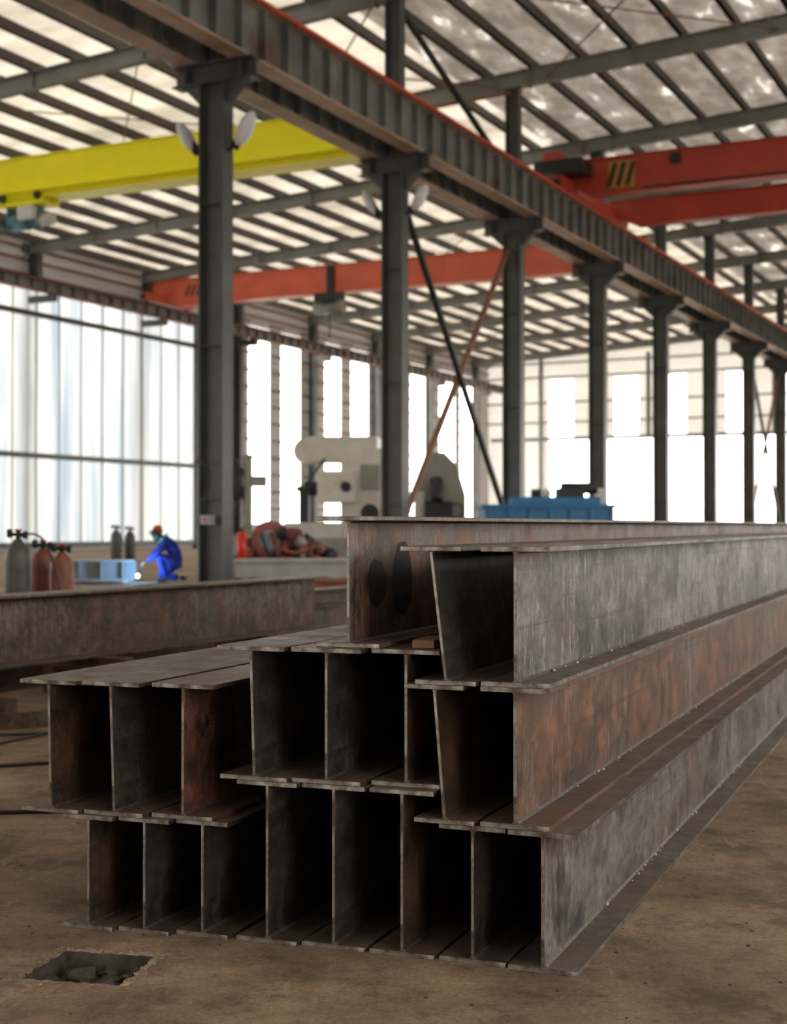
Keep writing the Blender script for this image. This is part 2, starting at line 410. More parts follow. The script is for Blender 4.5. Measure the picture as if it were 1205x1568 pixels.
# ------------------------------------------------------------------ hall structure
def HO(bm, name, mats, **k): return finish(bm, name, mats, loc=H0, rotz=HA, **k)
def isec_v(bm, cb, ca, db, fa, z0, z1, t=.03, mi=0):
    box(bm, cb-db/2, cb-db/2+t, ca-fa/2, ca+fa/2, z0, z1, mi)
    box(bm, cb+db/2-t, cb+db/2, ca-fa/2, ca+fa/2, z0, z1, mi)
    box(bm, cb-db/2+t, cb+db/2-t, ca-.012, ca+.012, z0, z1, mi)
ncol = list(range(-3, 10))
for k in ncol:
    a = k*BAY
    bm = bmesh.new()
    isec_v(bm, 0, a, .55, .36, .03, 9.5)
    box(bm, -.38,.38, a-.28,a+.28, 0, .03)
    for z in (1.6, 4.5, 7.2):
        box(bm, -.24,.24, a-.16,a+.16, z, z+.015)
    box(bm, -.90,.90, a-.17,a+.17, 9.5, 9.53); box(bm, -.90,.90, a-.17,a+.17, 9.88, 9.91); box(bm, -.90,.90, a-.012,a+.012, 9.53, 9.88)
    for x in (-.62,.60): box(bm, x, x+.02, a-.16,a+.16, 9.53, 9.88)
    for sx in (-1,1):
        vs = [bm.verts.new(c) for c in ((sx*.275,a-.1,9.1),(sx*.70,a-.1,9.5),(sx*.275,a-.1,9.5),(sx*.275,a+.1,9.1),(sx*.70,a+.1,9.5),(sx*.275,a+.1,9.5))]
        for f in ((0,1,2),(5,4,3),(0,3,4,1),(1,4,5,2),(2,5,3,0)): bm.faces.new([vs[i] for i in f])
    isec_v(bm, 0, a, .40, .30, 9.91, zr(0)-.22)
    HO(bm, 'steel_column', [M_col])

def runway(name, b, z0, z1, fw, a0, a1, st=.85, rail=True, mw=M_web, mf=M_flg):
    bm = bmesh.new()
    box(bm, b-fw/2, b+fw/2, a0, a1, z0, z0+.05, 1)
    box(bm, b-fw/2, b+fw/2, a0, a1, z1-.04, z1, 1)
    box(bm, b-.012, b+.012, a0, a1, z0+.05, z1-.04, 0)
    a = a0+st/2
    while a < a1:
        box(bm, b-fw/2+.04, b+fw/2-.04, a-.02, a+.02, z0+.05, z1-.04, 0); a += st
    box(bm, b-.035, b+.035, a0, a1, z1, z1+.09, 2)
    HO(bm, name, [mw, mf, M_rail if rail else M_dark])
runway('crane_runway_girder', .60, 9.91, 11.03, .42, A0+1, AEND-.3)
runway('crane_runway_girder', -.60, 9.91, 11.03, .42, A0+1, AEND-.3, rail=False)
runway('crane_runway_girder', -23.2, 10.55, 11.03, .36, A0+1, AEND-.3, rail=False, mf=M_brn)
runway('crane_runway_girder', 24.8, 10.3, 11.03, .36, A0+1, AEND-.3, rail=False)
bm = bmesh.new()
box(bm, .85,.91, A0+1, AEND-.3, 10.98, 11.06)
a = A0+2
while a < AEND-1:
    box(bm, .815,.85, a,a+.04, 10.95, 11.05); a += 1.6
HO(bm, 'conductor_rail', [M_rail])

for k in ncol:
    a = k*BAY
    for b, sgn in ((BL+.35, 1), (BR-.35, -1)):
        bm = bmesh.new()
        if sgn == 1 and 6 < a < 35:
            isec_v(bm, BL-.45, a, .45, .32, 0, zr(b)-.3)
            box(bm, BL+.02, BL+1.4, a-.10, a+.10, 10.25, 10.53)
            isec_v(bm, b, a, .45, .32, 11.0, zr(b)-.22)
        else:
            isec_v(bm, b, a, .45, .32, 0, zr(b)-.22)
            box(bm, min(b,b+sgn*1.1), max(b,b+sgn*1.1), a-.14, a+.14, 10.2, 10.53)
        HO(bm, 'wall_column', [M_col])

for k in ncol:
    a = k*BAY
    bm = bmesh.new()
    c = 13.9
    box(bm, BL, BR, a-.13, a+.13, c-.24, c-.215, 0, SL)
    box(bm, BL, BR, a-.13, a+.13, c+.215, c+.24, 0, SL)
    box(bm, BL, BR, a-.012, a+.012, c-.215, c+.215, 0, SL)
    for x in (-21,-18,-14.5,-11,-7.3,-3.6,-.5,.5,3.6,7.3,11,14.5,18):
        box(bm, x-.015, x+.015, a-.12, a+.12, c-.3 if abs(x)<1 else c-.215, c+.215, 0, SL)
        if abs(x) > 1: bar(bm,(x,a,c-.2+SL*x),(x,a+.9,c+.35+SL*x),.05)
    HO(bm, 'roof_rafter', [M_raf])
bm = bmesh.new()
b = BL+.3
while b < BR:
    z = 13.9+.24+SL*b
    box(bm, b-.05, b+.05, A0, AEND, z, z+.30)
    box(bm, b-.05, b+.10, A0, AEND, z, z+.015)
    b += 1.45
HO(bm, 'roof_purlins', [M_pur])
bm = bmesh.new()
for k in (1,4,7):
    for b0 in (-21,-14,-7,1,8,15):
        a=k*BAY
        bar(bm,(b0,a,zr(b0)-.1),(b0+6.5,a+BAY,zr(b0+6.5)-.1),.035)
        bar(bm,(b0+6.5,a,zr(b0+6.5)-.1),(b0,a+BAY,zr(b0)-.1),.035)
HO(bm,'roof_bracing_rods',[M_brn])
bm = bmesh.new()
def zc(b): return 13.9+.56+SL*b
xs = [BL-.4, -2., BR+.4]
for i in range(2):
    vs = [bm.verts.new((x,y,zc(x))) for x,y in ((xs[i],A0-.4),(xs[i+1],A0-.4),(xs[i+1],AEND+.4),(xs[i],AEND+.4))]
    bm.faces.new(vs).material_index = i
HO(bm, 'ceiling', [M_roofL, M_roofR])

def brace(name, a0, a1, za0, za1, b=0., w=.14, m1=M_dark, m2=M_brn):
    bm = bmesh.new()
    bar(bm, (b+.05,a0,za1), (b+.05,a1,za0), w, .10, 0)
    bar(bm, (b-.08,a0,za0), (b-.08,a1,za1), w, .10, 1)
    HO(bm, name, [m1, m2])
brace('cross_brace', BAY+.25, 2*BAY-.25, .8, 9.0)
brace('cross_brace', BAY+.2, 2*BAY-.2, 11.0, 13.5)
brace('cross_brace', 6*BAY+.25, 7*BAY-.25, .8, 9.0)

# ------------------------------------------------------------------ walls with openings
def wall(name, mat, u0, u1, z0, z1, holes, place):
    us = sorted({u0,u1,*[h[0] for h in holes],*[h[1] for h in holes]})
    zs = sorted({z0,z1,*[h[2] for h in holes],*[h[3] for h in holes]})
    bm = bmesh.new()
    for i in range(len(us)-1):
        for j in range(len(zs)-1):
            cu, cz = (us[i]+us[i+1])/2, (zs[j]+zs[j+1])/2
            if any(h[0]<cu<h[1] and h[2]<cz<h[3] for h in holes): continue
            place(bm, us[i], us[i+1], zs[j], zs[j+1])
    bmesh.ops.remove_doubles(bm, verts=bm.verts, dist=.0001)
    return HO(bm, name, [mat])
def t_of_u(u):
    r = (u-602.5)/2178.; return (25.24+37.81*r)/(.443-.896*r)
def quad_a(b):
    def f(bm, a0,a1,z0,z1):
        bm.faces.new([bm.verts.new(c) for c in ((b,a0,z0),(b,a1,z0),(b,a1,z1),(b,a0,z1))])
    return f
def quad_b(a):
    def f(bm, b0,b1,z0,z1):
        bm.faces.new([bm.verts.new(c) for c in ((b0,a,z0),(b1,a,z0),(b1,a,z1),(b0,a,z1))])
    return f
strips = [(t_of_u(a), t_of_u(b)) for a,b in ((380,412),(430,459),(497,521),(537,563),(628,650),(672,696),(704,731))]
lh = [(6.,35.2,.3,10.9)] + [(a,b,1.2,11.5) for a,b in strips] + [(-30.,-24.,1.2,9.5),(-18.,-12.,1.2,9.5),(-6.,0.,1.2,9.5)]
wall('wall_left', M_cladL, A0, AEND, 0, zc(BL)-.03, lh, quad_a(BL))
def b_of_u(u):
    r = (u-602.5)/2178.; return (r*91.87-28.69)/(.896+.443*r)
fh = [(b_of_u(840),b_of_u(1250),0.,7.2)] + [(b_of_u(a),b_of_u(b),7.2,11.4) for a,b in ((840,878),(940,978),(1022,1051),(1112,1141),(1190,1220))]
fh += [(2.,22.,0.,8.)]
wall('wall_far', M_clad, BL, BR, 0, 15.8, fh, quad_b(AEND))
wall('wall_right', M_clad, A0, AEND, 0, zc(BR)-.03, [(x,x+4.5,1.2,9.) for x in range(-28,70,12)], quad_a(BR))
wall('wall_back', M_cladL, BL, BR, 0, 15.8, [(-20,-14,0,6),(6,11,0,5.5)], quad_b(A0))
bm = bmesh.new()
quad_a(BL-.06)(bm, 6., 35.2, .3, 10.9)
HO(bm, 'window_1', [M_glaz], recalc=False)
bm = bmesh.new()
for z in (.3, 4.0, 9.85): box(bm, BL-.02, BL+.14, 6., 35.4, z-.11, z+.11)
a = 6.
while a < 35.5:
    box(bm, BL+.0, BL+.05, a-.025, a+.025, .3, 10.9); a += 1.46
box(bm, BL-.02, BL+.2, 35.0, 35.4, 0, 11)
HO(bm, 'window_frame_left', [M_col])
bm = bmesh.new()
for z in (1.1, 2.0, 2.9, 3.8, 4.7, 5.6, 6.5, 7.4, 8.3, 9.2, 10.1, 11.7):
    for (a0,a1) in ((35.6, strips[0][0]), (strips[0][1],strips[1][0]), (strips[1][1],strips[2][0]), (strips[2][1],strips[3][0]), (strips[3][1],strips[4][0]), (strips[4][1],strips[5][0]),(strips[5][1],strips[6][0])):
        box(bm, BL+.02, BL+.14, a0, a1, z-.05, z+.05)
for z in (11.4,12.0,12.5): box(bm, BL+.02, BL+.14, A0, AEND, z-.05, z+.05)
HO(bm, 'trim_girts_left', [M_brn])
bm = bmesh.new()
for z in (8.4, 9.8, 11.6, 12.6):
    segs = [BL]+[v for h in fh[1:5] for v in h[:2]]+[0.]
    if z > 11.5: segs = [BL, BR]
    for i in range(0,len(segs)-1,2): box(bm, segs[i], segs[i+1], AEND-.16, AEND-.02, z-.06, z+.06)
for bb in (-20.3,-16.2,-12.5,-8.,-4): box(bm, bb-.12, bb+.12, AEND-.3, AEND-.03, 7.2 if bb>-20 else 0, 13.)
box(bm, BL+.3, 0, AEND-.25, AEND-.03, 7.1, 7.35)
HO(bm, 'trim_girts_far', [M_raf])

# ------------------------------------------------------------------ overhead cranes
def stripes(bm, b0, a, z0, z1, n=4, mi=3):
    for i in range(n):
        x = b0+i*.28
        vs = [bm.verts.new(c) for c in ((x,a,z0),(x+.14,a,z0),(x+.34,a,z1),(x+.20,a,z1))]
        bm.faces.new(vs).material_index = mi
M_haz = paint('hazard_black', (.03,.03,.03), .5, 0, .1, 3.)
M_hazy = paint('hazard_yellow', (.50,.24,.03), .5, 0, .1, 3.)
def bridge(bm, b0, b1, a, w, z0, H, taper=1.6):
    pr = [(b0,z0+H*.45),(b0+taper,z0),(b1-taper,z0),(b1,z0+H*.45),(b1,z0+H),(b0,z0+H)]
    va = [bm.verts.new((x,a-w/2,z)) for x,z in pr]; vb = [bm.verts.new((x,a+w/2,z)) for x,z in pr]
    bm.faces.new(va); bm.faces.new(vb[::-1])
    n=len(pr)
    for i in range(n): bm.faces.new((va[i],va[(i+1)%n],vb[(i+1)%n],vb[i]))
    box(bm, b0+taper, b1-taper, a-w/2-.05, a+w/2+.05, z0-.03, z0)
    box(bm, b0, b1, a-w/2-.05, a+w/2+.05, z0+H, z0+H+.03)
    box(bm, b0, b1, a-.04, a+.04, z0+H+.03, z0+H+.10, 1)
def endtruck(bm, b, a0, a1, z0):
    box(bm, b-.18, b+.18, a0, a1, z0+.06, z0+.42)
    for a in (a0+.25, a1-.25): cyl(bm, (b-.06,a,z0+.15),(b+.06,a,z0+.15),.145,mi=1)
    for a in (a0-.08, a1): box(bm, b-.1,b+.1,a,a+.08,z0+.1,z0+.3,1)
bm = bmesh.new()
bridge(bm, -22.3, -2.3, 12.5, .75, 11.38, 1.28, .6)
for sx,(x0,x1) in ((0,(-23.3,-22.0)),(1,(-2.6,-.5))): box(bm, x0, x1, 12.2, 12.8, 11.22, 11.75)
for b in (-23.2,-.6): endtruck(bm, b, 11.0, 14.0, 11.14)
box(bm, -22, -2.5, 11.95, 12.13, 11.55, 11.62)
# hoist trolley under the girder
box(bm, -16.2,-14.4, 12.1,12.9, 11.18,11.33, 0)
for x in (-16.0,-14.6):
    for a in (12.05,12.95): cyl(bm,(x,a-.04,11.42),(x,a+.04,11.42),.12,mi=1)
cyl(bm, (-16.0,12.5,10.75),(-14.9,12.5,10.75), .27, mi=2)
cyl(bm, (-14.9,12.5,10.75),(-14.35,12.5,10.75), .20, mi=3)
cyl(bm, (-16.5,12.5,10.75),(-16.0,12.5,10.75), .18, mi=1)
for x in (-16.0,-14.95): box(bm, x,x+.06,12.25,12.75,10.5,11.2,2)
box(bm,-15.3,-14.7,11.95,12.15,10.7,11.1,3)
for x in (-15.5,-15.3): cyl(bm, (x,12.5,9.95),(x,12.5,10.55),.018,seg=8,mi=1)
cyl(bm,(-15.4,12.42,9.9),(-15.4,12.58,9.9),.16,mi=1); torus(bm,(-15.4,12.5,9.6),.09,.03,mi=1,rot=Matrix.Rotation(math.pi/2,3,'X'))
HO(bm, 'overhead_crane', [M_yel, M_dark, paint('hoist_blue',(.08,.20,.28),.5,0,.3,3.), M_lamp])
bm = bmesh.new()
bridge(bm, -23.9, -.6, 31.1, .6, 11.14, 1.15, 1.5)
for b in (-23.2,-.6): endtruck(bm, b, 29.3, 32.9, 11.14)
stripes(bm, -22.0, 30.78, 11.5, 12.0)
box(bm,-15.2,-14.2,30.6,31.6,10.75,11.1,1); cyl(bm,(-15.4,31.1,10.55),(-14.0,31.1,10.55),.28,mi=2)
cyl(bm,(-14.7,31.1,9.2),(-14.7,31.1,10.5),.03,mi=1); box(bm,-12.0,-11.4,30.7,30.78,11.7,12.1,4)
box(bm,-14.6,-14.3,30.66,30.78,11.15,12.25,1)
HO(bm, 'overhead_crane', [M_redhaze, M_dark, M_grn, M_haz, M_lamp])
bm = bmesh.new()
bridge(bm, .55, 24.6, 18.6, .45, 11.10, 1.05, .7)
bridge(bm, .55, 24.6, 22.9, .45, 11.02, .80, .9)
for b in (.6, 24.8): endtruck(bm, b, 17.4, 24.0, 11.14)
box(bm, -.1,1.4,17.3,18.3,11.60,12.0,1); box(bm,.2,.7,17.3,18.0,12.0,12.25)
box(bm, 1.9,2.7,18.30,18.365,11.2,12.0,5)
stripes(bm, 1.85, 18.29, 11.25, 11.95, 3)
box(bm, 3.8,4.1,18.28,18.36,11.75,12.05,1)
box(bm, 3,23,18.3,18.36,11.12,11.16,1)
box(bm, 8.4,9.9,18.5,23.0,12.25,12.4); cyl(bm,(8.3,20.3,12.7),(9.7,20.3,12.7),.3,mi=1); box(bm,8.2,8.9,18.9,19.6,12.4,12.9,1)
HO(bm, 'overhead_crane', [M_red, M_dark, M_blue, M_haz, M_lamp, M_hazy])

for k, z in ((0, 8.45), (1, 8.75)):
    for sx in (-1, 1):
        bm = bmesh.new()
        b0 = sx*.285
        bar(bm, (b0, k*BAY, z-.25), (sx*.55, k*BAY, z-.05), .05)
        c = Vector((sx*.66, k*BAY, z+.12))
        M = Matrix.Translation(c) @ Matrix.Rotation(-sx*1.05, 4, 'Y') @ Matrix.Diagonal((.36,.22,.11,1))
        g = bmesh.ops.create_uvsphere(bm, u_segments=18, v_segments=10, radius=1, matrix=M)
        for f in {f for v in g['verts'] for f in v.link_faces}: f.smooth = True; f.material_index = 1
        cyl(bm, (sx*.40,k*BAY,z-.20),(sx*.58,k*BAY,z-.0),.09,mi=0)
        HO(bm, 'floodlight', [M_dark, M_lamp])

# ------------------------------------------------------------------ machines & clutter
def at(u, d): return ((u-602.5)*d/2178., d)
x, y = at(532, 45)
bm = bmesh.new()
box(bm,-2.0,1.85,-1.0,1.0,0,.7,1)
box(bm,-1.9,-.0,-.7,.7,.7,1.2)
box(bm,-.1,1.25,-.7,.9,.7,3.5)
box(bm,-1.25,1.0,-.5,.7,3.1,3.9)
cyl(bm,(-1.25,-.45,3.45),(-1.25,.6,3.45),.42)
box(bm,-.8,.35,-1.1,-.5,1.8,2.8)
cyl(bm,(-1.25,-.8,2.25),(-.8,-.8,2.25),.22,mi=2); cyl(bm,(-1.5,-.8,2.25),(-1.25,-.8,2.25),.09,mi=2)
box(bm,-1.35,-1.05,-1.2,-.9,1.2,2.3,2)
bar(bm,(-1.2,-1.05,2.3),(-.6,-.8,3.2),.08,mi=2)
cyl(bm,(.1,-1.18,2.3),(.1,-1.1,2.3),.16,mi=2); cyl(bm,(.8,-.78,1.5),(.8,-.7,1.5),.28,mi=2)
box(bm,.5,1.1,-.75,-.7,2.2,3.0,1)
finish(bm,'boring_mill',[M_white,M_grn,M_dark],loc=(x,y,0),rotz=-.1,bevel=.05)
x, y = at(672, 47.2)
bm = bmesh.new()
pr=[(-.85,0),(.85,0),(.85,2.1),(.55,3.1),(.15,3.5),(-.35,3.5),(-.6,3.1),(-.8,2.3)]
va=[bm.verts.new((px,-.8,pz)) for px,pz in pr]; vb=[bm.verts.new((px,.8,pz)) for px,pz in pr]
bm.faces.new(va); bm.faces.new(vb[::-1])
for i in range(8): bm.faces.new((va[i],va[(i+1)%8],vb[(i+1)%8],vb[i]))
box(bm,-.5,.4,-1.2,-.8,1.0,1.9,1); cyl(bm,(-.1,-1.3,1.9),(-.1,-.9,2.6),.2,mi=1); torus(bm,(.55,-.9,1.6),.22,.03,mi=1,rot=Matrix.Rotation(math.pi/2,3,'X'))
box(bm,-.8,-.5,-1.0,-.8,.9,2.2,2)
finish(bm,'milling_machine',[M_grn,M_dark,M_white],loc=(x,y,0),bevel=.04)
x, y = at(392, 40)
bm = bmesh.new()
box(bm,-.75,.75,-.45,.45,0,.25); cyl(bm,(-.25,0,.25),(-.25,0,3.0),.15,seg=24); cyl(bm,(-.25,0,3.0),(-.25,0,3.1),.18,seg=24)
box(bm,-.75,.3,-.14,.14,2.2,2.5); box(bm,-.70,-.40,-.35,.05,1.85,2.75,1); cyl(bm,(-.55,-.15,1.4),(-.55,-.15,1.85),.06,mi=1)
cyl(bm,(-.55,-.15,2.75),(-.55,-.15,3.0),.12,mi=1); box(bm,-.65,-.15,-.35,.15,.25,.85)
for k in range(3):
    t=k*2.1; bar(bm,(-.55,-.37,2.0),(-.55+.25*math.cos(t),-.40,2.0+.25*math.sin(t)),.025,mi=1)
finish(bm,'radial_drill',[M_grn,M_dark],loc=(x,y,0),bevel=.02)
x, y = at(838, 38)
bm = bmesh.new()
box(bm,-1.75,1.6,-.7,.7,.35,1.60); box(bm,-1.85,1.7,-.78,.78,1.56,1.66); box(bm,-1.0,1.35,-.5,.5,1.66,1.86)
for i in range(7): box(bm,-1.7+i*.54,-1.6+i*.54,-.78,-.7,.35,1.56)
for sx in (-1.5,1.3): box(bm,sx-.1,sx+.1,-.6,.6,0,.35,1)
box(bm,.25,.95,-.3,.3,1.86,2.1,1); cyl(bm,(.35,-.1,2.1),(1.3,-.1,2.1),.15,mi=1); cyl(bm,(-.3,0,1.86),(-.3,0,2.08),.14,mi=1)
box(bm,1.3,1.55,-.3,.3,1.66,2.1,2); ball(bm,(-.05,-.2,1.96),.13,mi=2)
finish(bm,'blue_rolling_machine',[M_blue,M_dark,M_white],loc=(x,y,0),rotz=.05,bevel=.02)
x, y = at(603, 36)
bm = bmesh.new()
for i in range(6): box(bm,-.33,.33,-.33,.33,i*.27+.01,i*.27+.24)
for sx in (-.35,.31): box(bm,sx,sx+.04,-.35,-.31,0,1.66); box(bm,sx,sx+.04,.31,.35,0,1.66)
finish(bm,'wooden_crate',[paint('crate_wood', (.50,.33,.19), .7, 0, .25, 6.)],loc=(x,y,0),bevel=.01)
M_scr2 = paint('coil_rust_red', (.34,.10,.075), .65, 0, .45, 5.)
x, y = at(442, 28.5)
bm = bmesh.new()
for i in range(30):
    R = random.uniform(.14,.32)
    rot = Matrix.Rotation(random.uniform(0,3),3,'Z') @ Matrix.Rotation(random.uniform(.2,1.6),3,'X')
    torus(bm,(random.uniform(-.75,.75),random.uniform(-.4,.4),R*.8+random.uniform(0,.5)),R,random.uniform(.03,.08),rot=rot,mi=random.choice((0,0,3,1)))
cyl(bm,(-.35,-.3,.82),(-.35,.2,.82),.38,seg=26,mi=3); cyl(bm,(-.35,-.34,.82),(-.35,-.3,.82),.2,mi=2)
cyl(bm,(.1,-.3,.35),(.6,.1,.5),.3,mi=1); cyl(bm,(-.8,0,0),(-.8,0,.5),.3,mi=1)
for i in range(90):
    s=random.uniform(.06,.17); cx,cy=random.uniform(-.85,.95),random.uniform(-.5,.5)
    M=Matrix.Translation((cx,cy,s+random.uniform(0,.90)*(1-abs(cx)*.6)))@Matrix.Rotation(random.random()*3,4,(1,1,0))
    g=bmesh.ops.create_icosphere(bm,subdivisions=1,radius=s,matrix=M); mm=random.choice((0,3,1,0,2) if i%4==0 else (0,3,1))
    for f in {f for v in g['verts'] for f in v.link_faces}: f.material_index=mm
finish(bm,'scrap_coil_heap',[M_scr,M_dark,M_plate,M_scr2],loc=(x,y,0))
x, y = at(447, 25)
bm = bmesh.new()
box(bm,-.98,.98,-.5,.5,.20,.46); box(bm,-1.0,1.0,-.55,.55,.46,.52)
for sx in (-.8,.8):
    for sy in (-.4,.4): box(bm,sx-.06,sx+.06,sy-.06,sy+.06,0,.2)
finish(bm,'welding_table',[M_plate],loc=(x,y,0),rotz=.08,bevel=.01)
x, y = at(512, 20.5)
bm = bmesh.new()
for i in range(4): box(bm,-.42+.02*i,.40-.01*i,-.4,.4,.12+i*.055,.165+i*.055)
for sx in (-.35,0,.35): box(bm,sx-.05,sx+.05,-.4,.4,0,.12)
finish(bm,'plate_pallet',[M_scr],loc=(x,y,0),rotz=.2,bevel=.004)

def gas(name, u, d, H, r, m, tilt=0.):
    x,y = at(u,d); bm = bmesh.new()
    prof=[(0,0),(r*.93,0),(r,.03),(r,H*.76),(r*.93,H*.83),(r*.72,H*.89),(r*.38,H*.925),(r*.3,H*.95)]
    seg=24; rings=[]
    for pr_,pz in prof[1:]:
        rings.append([bm.verts.new((pr_*math.cos(2*math.pi*i/seg),pr_*math.sin(2*math.pi*i/seg),pz)) for i in range(seg)])
    bm.faces.new(rings[0][::-1]); bm.faces.new(rings[-1])
    for a_,b_ in zip(rings,rings[1:]):
        for i in range(seg):
            f=bm.faces.new((a_[i],a_[(i+1)%seg],b_[(i+1)%seg],b_[i])); f.smooth=True
    cyl(bm,(0,0,H*.94),(0,0,H*1.03),.022,mi=1); cyl(bm,(-.05,0,H*.99),(.05,0,H*.99),.016,mi=1)
    cyl(bm,(.05,0,H*.985),(.085,0,H*.985),.035,mi=1); cyl(bm,(-.09,-.02,H*1.0),(-.05,-.02,H*1.0),.04,mi=1); torus(bm,(0,0,H*1.03),.032,.008,mi=2)
    o=finish(bm,name,[m,M_black,M_ext],loc=(x,y,0)); o.rotation_euler=(0,tilt,0)
    return o
gas('gas_cylinder', 28, 13, 1.03, .12, M_gas)
gas('gas_cylinder', 66, 13.4, .93, .12, M_gaso)
gas('gas_cylinder', 95, 13.1, .90, .11, M_gaso)
gas('gas_cylinder', 178, 29.5, 1.08, .115, M_gas)
gas('gas_cylinder', 199, 29.8, 1.05, .115, M_gas)
def hose(name, pts, r, m):
    cu=D.curves.new(name,'CURVE'); cu.dimensions='3D'; cu.bevel_depth=r; cu.bevel_resolution=3
    sp=cu.splines.new('NURBS'); sp.points.add(len(pts)-1); sp.use_endpoint_u=True; sp.order_u=4
    for p,c in zip(sp.points,pts): p.co=(*c,1)
    cu.materials.append(m); o=D.objects.new(name,cu); scene.collection.objects.link(o); return o
hose('gas_hose',[(-3.4,13,1.0),(-3.2,12.95,1.1),(-3.05,12.9,.7),(-2.9,12.8,.02),(-2.4,12.6,.012),(-1.9,12.9,.012)],.01,M_black)
hose('column_cable',[tuple(hall(-.25,-.3,2.3)),tuple(hall(-.1,-.45,2.35)),tuple(hall(.25,-.45,2.2)),tuple(hall(.1,-.4,1.8)),tuple(hall(.0,-.36,1.5))],.03,M_black)
hose('welding_cable',[(-6.6,26.5,.015),(-6.0,26.2,.015),(-5.4,26.6,.015),(-5.0,26.3,.015),(-4.3,26.4,.015),(-3.9,26.5,.015)],.015,M_black)
bm=bmesh.new(); box(bm,-.12,.12,-.34,-.19,1.12,1.30); box(bm,-.1,.1,-.36,-.34,1.14,1.28,1); cyl(bm,(.0,-.38,1.21),(.0,-.36,1.21),.03,mi=2)
HO(bm,'switch_box',[M_plate,M_plate,M_ext])
x,y=at(370,25.9); bm=bmesh.new()
cyl(bm,(0,0,.45),(0,0,.95),.085); ball(bm,(0,0,.95),.085,(1,1,.5)); cyl(bm,(0,0,.98),(0,0,1.05),.02,mi=1); bar(bm,(0,0,1.05),(.1,0,1.08),.02,mi=1)
bar(bm,(0,.02,0),(0,.02,.46),.05,mi=1); cyl(bm,(0,0,0),(0,0,.03),.14,mi=1); cyl(bm,(.03,0,1.02),(.12,0,.7),.012,mi=1)
finish(bm,'fire_extinguisher',[M_ext,M_black],loc=(x,y,0))
x,y=at(160,27.9); bm=bmesh.new()
box(bm,-.68,.62,-.3,.3,.03,.06); box(bm,-.68,.62,-.3,.3,.40,.43); box(bm,-.68,.62,-.02,.02,.06,.40)
for i in range(3): box(bm,-.45+i*.42,-.43+i*.42,-.28,.28,.06,.40)
box(bm,-.6,-.5,-.3,.3,0,.03); box(bm,.4,.5,-.3,.3,0,.03)
finish(bm,'welded_workpiece',[M_plate],loc=(x,y,0),rotz=.05)

# ------------------------------------------------------------------ welder
M_ov = paint('overall_blue', (.010,.030,.26), .85, 0, .4, 8.)
M_skin = paint('skin', (.18,.09,.055), .6, 0, .1, 10.)
M_glove = paint('leather_glove', (.22,.15,.09), .8, 0, .2, 10.)
M_hood = paint('hood_dark', (.02,.025,.03), .5, 0, .2, 10.)
M_hiv = paint('reflective_green', (.25,.75,.2), .5, 0, .1, 10.)
M_cap = paint('cap_red', (.6,.05,.03), .7, 0, .1, 10.)
wx, wy = at(262, 27.6)
emp = D.objects.new('welder', None); scene.collection.objects.link(emp); emp.location=(wx,wy,0); emp.rotation_euler=(0,0,.25)
def skin(name, verts, edges, radii, mat, sub=2, root=0):
    me=D.meshes.new(name); me.from_pydata([Vector(v) for v in verts],edges,[]); me.update()
    o=D.objects.new(name,me); scene.collection.objects.link(o); o.parent=emp
    md=o.modifiers.new('skin','SKIN'); md.use_smooth_shade=True
    for i,(sv,r) in enumerate(zip(me.skin_vertices[0].data,radii)):
        sv.radius = r if isinstance(r,tuple) else (r,r); sv.use_root = (i==root)
    s=o.modifiers.new('sub','SUBSURF'); s.levels=sub; s.render_levels=sub
    me.materials.append(mat); return o
V=[(.16,0,.40),(.10,0,.55),(.0,0,.70),(-.10,0,.80),(-.17,0,.88),
   (-.08,-.17,.80),(-.27,-.22,.58),(-.46,-.12,.42),
   (-.08,.17,.80),(-.27,.21,.58),(-.45,.06,.40),
   (.12,-.11,.38),(-.26,-.17,.52),(-.10,-.15,.12),
   (.12,.11,.38),(-.22,.15,.12),(.18,.15,.09)]
E=[(0,1),(1,2),(2,3),(3,4),(3,5),(5,6),(6,7),(3,8),(8,9),(9,10),(0,11),(11,12),(12,13),(0,14),(14,15),(15,16)]
R=[.165,(.17,.15),(.19,.155),(.17,.145),.07,.09,.066,.05,.09,.066,.05,.13,.09,.07,.13,.09,.07]
skin('overalls',V,E,R,M_ov)
skin('boot_right',[(-.10,-.15,.13),(-.11,-.15,.055),(-.2,-.16,.05),(-.30,-.17,.045)],[(0,1),(1,2),(2,3)],[.058,.056,.05,.042],M_hood)
skin('boot_left',[(.18,.15,.10),(.25,.15,.07),(.30,.15,.06),(.29,.15,.03)],[(0,1),(1,2),(2,3)],[.056,.054,.045,.03],M_hood)
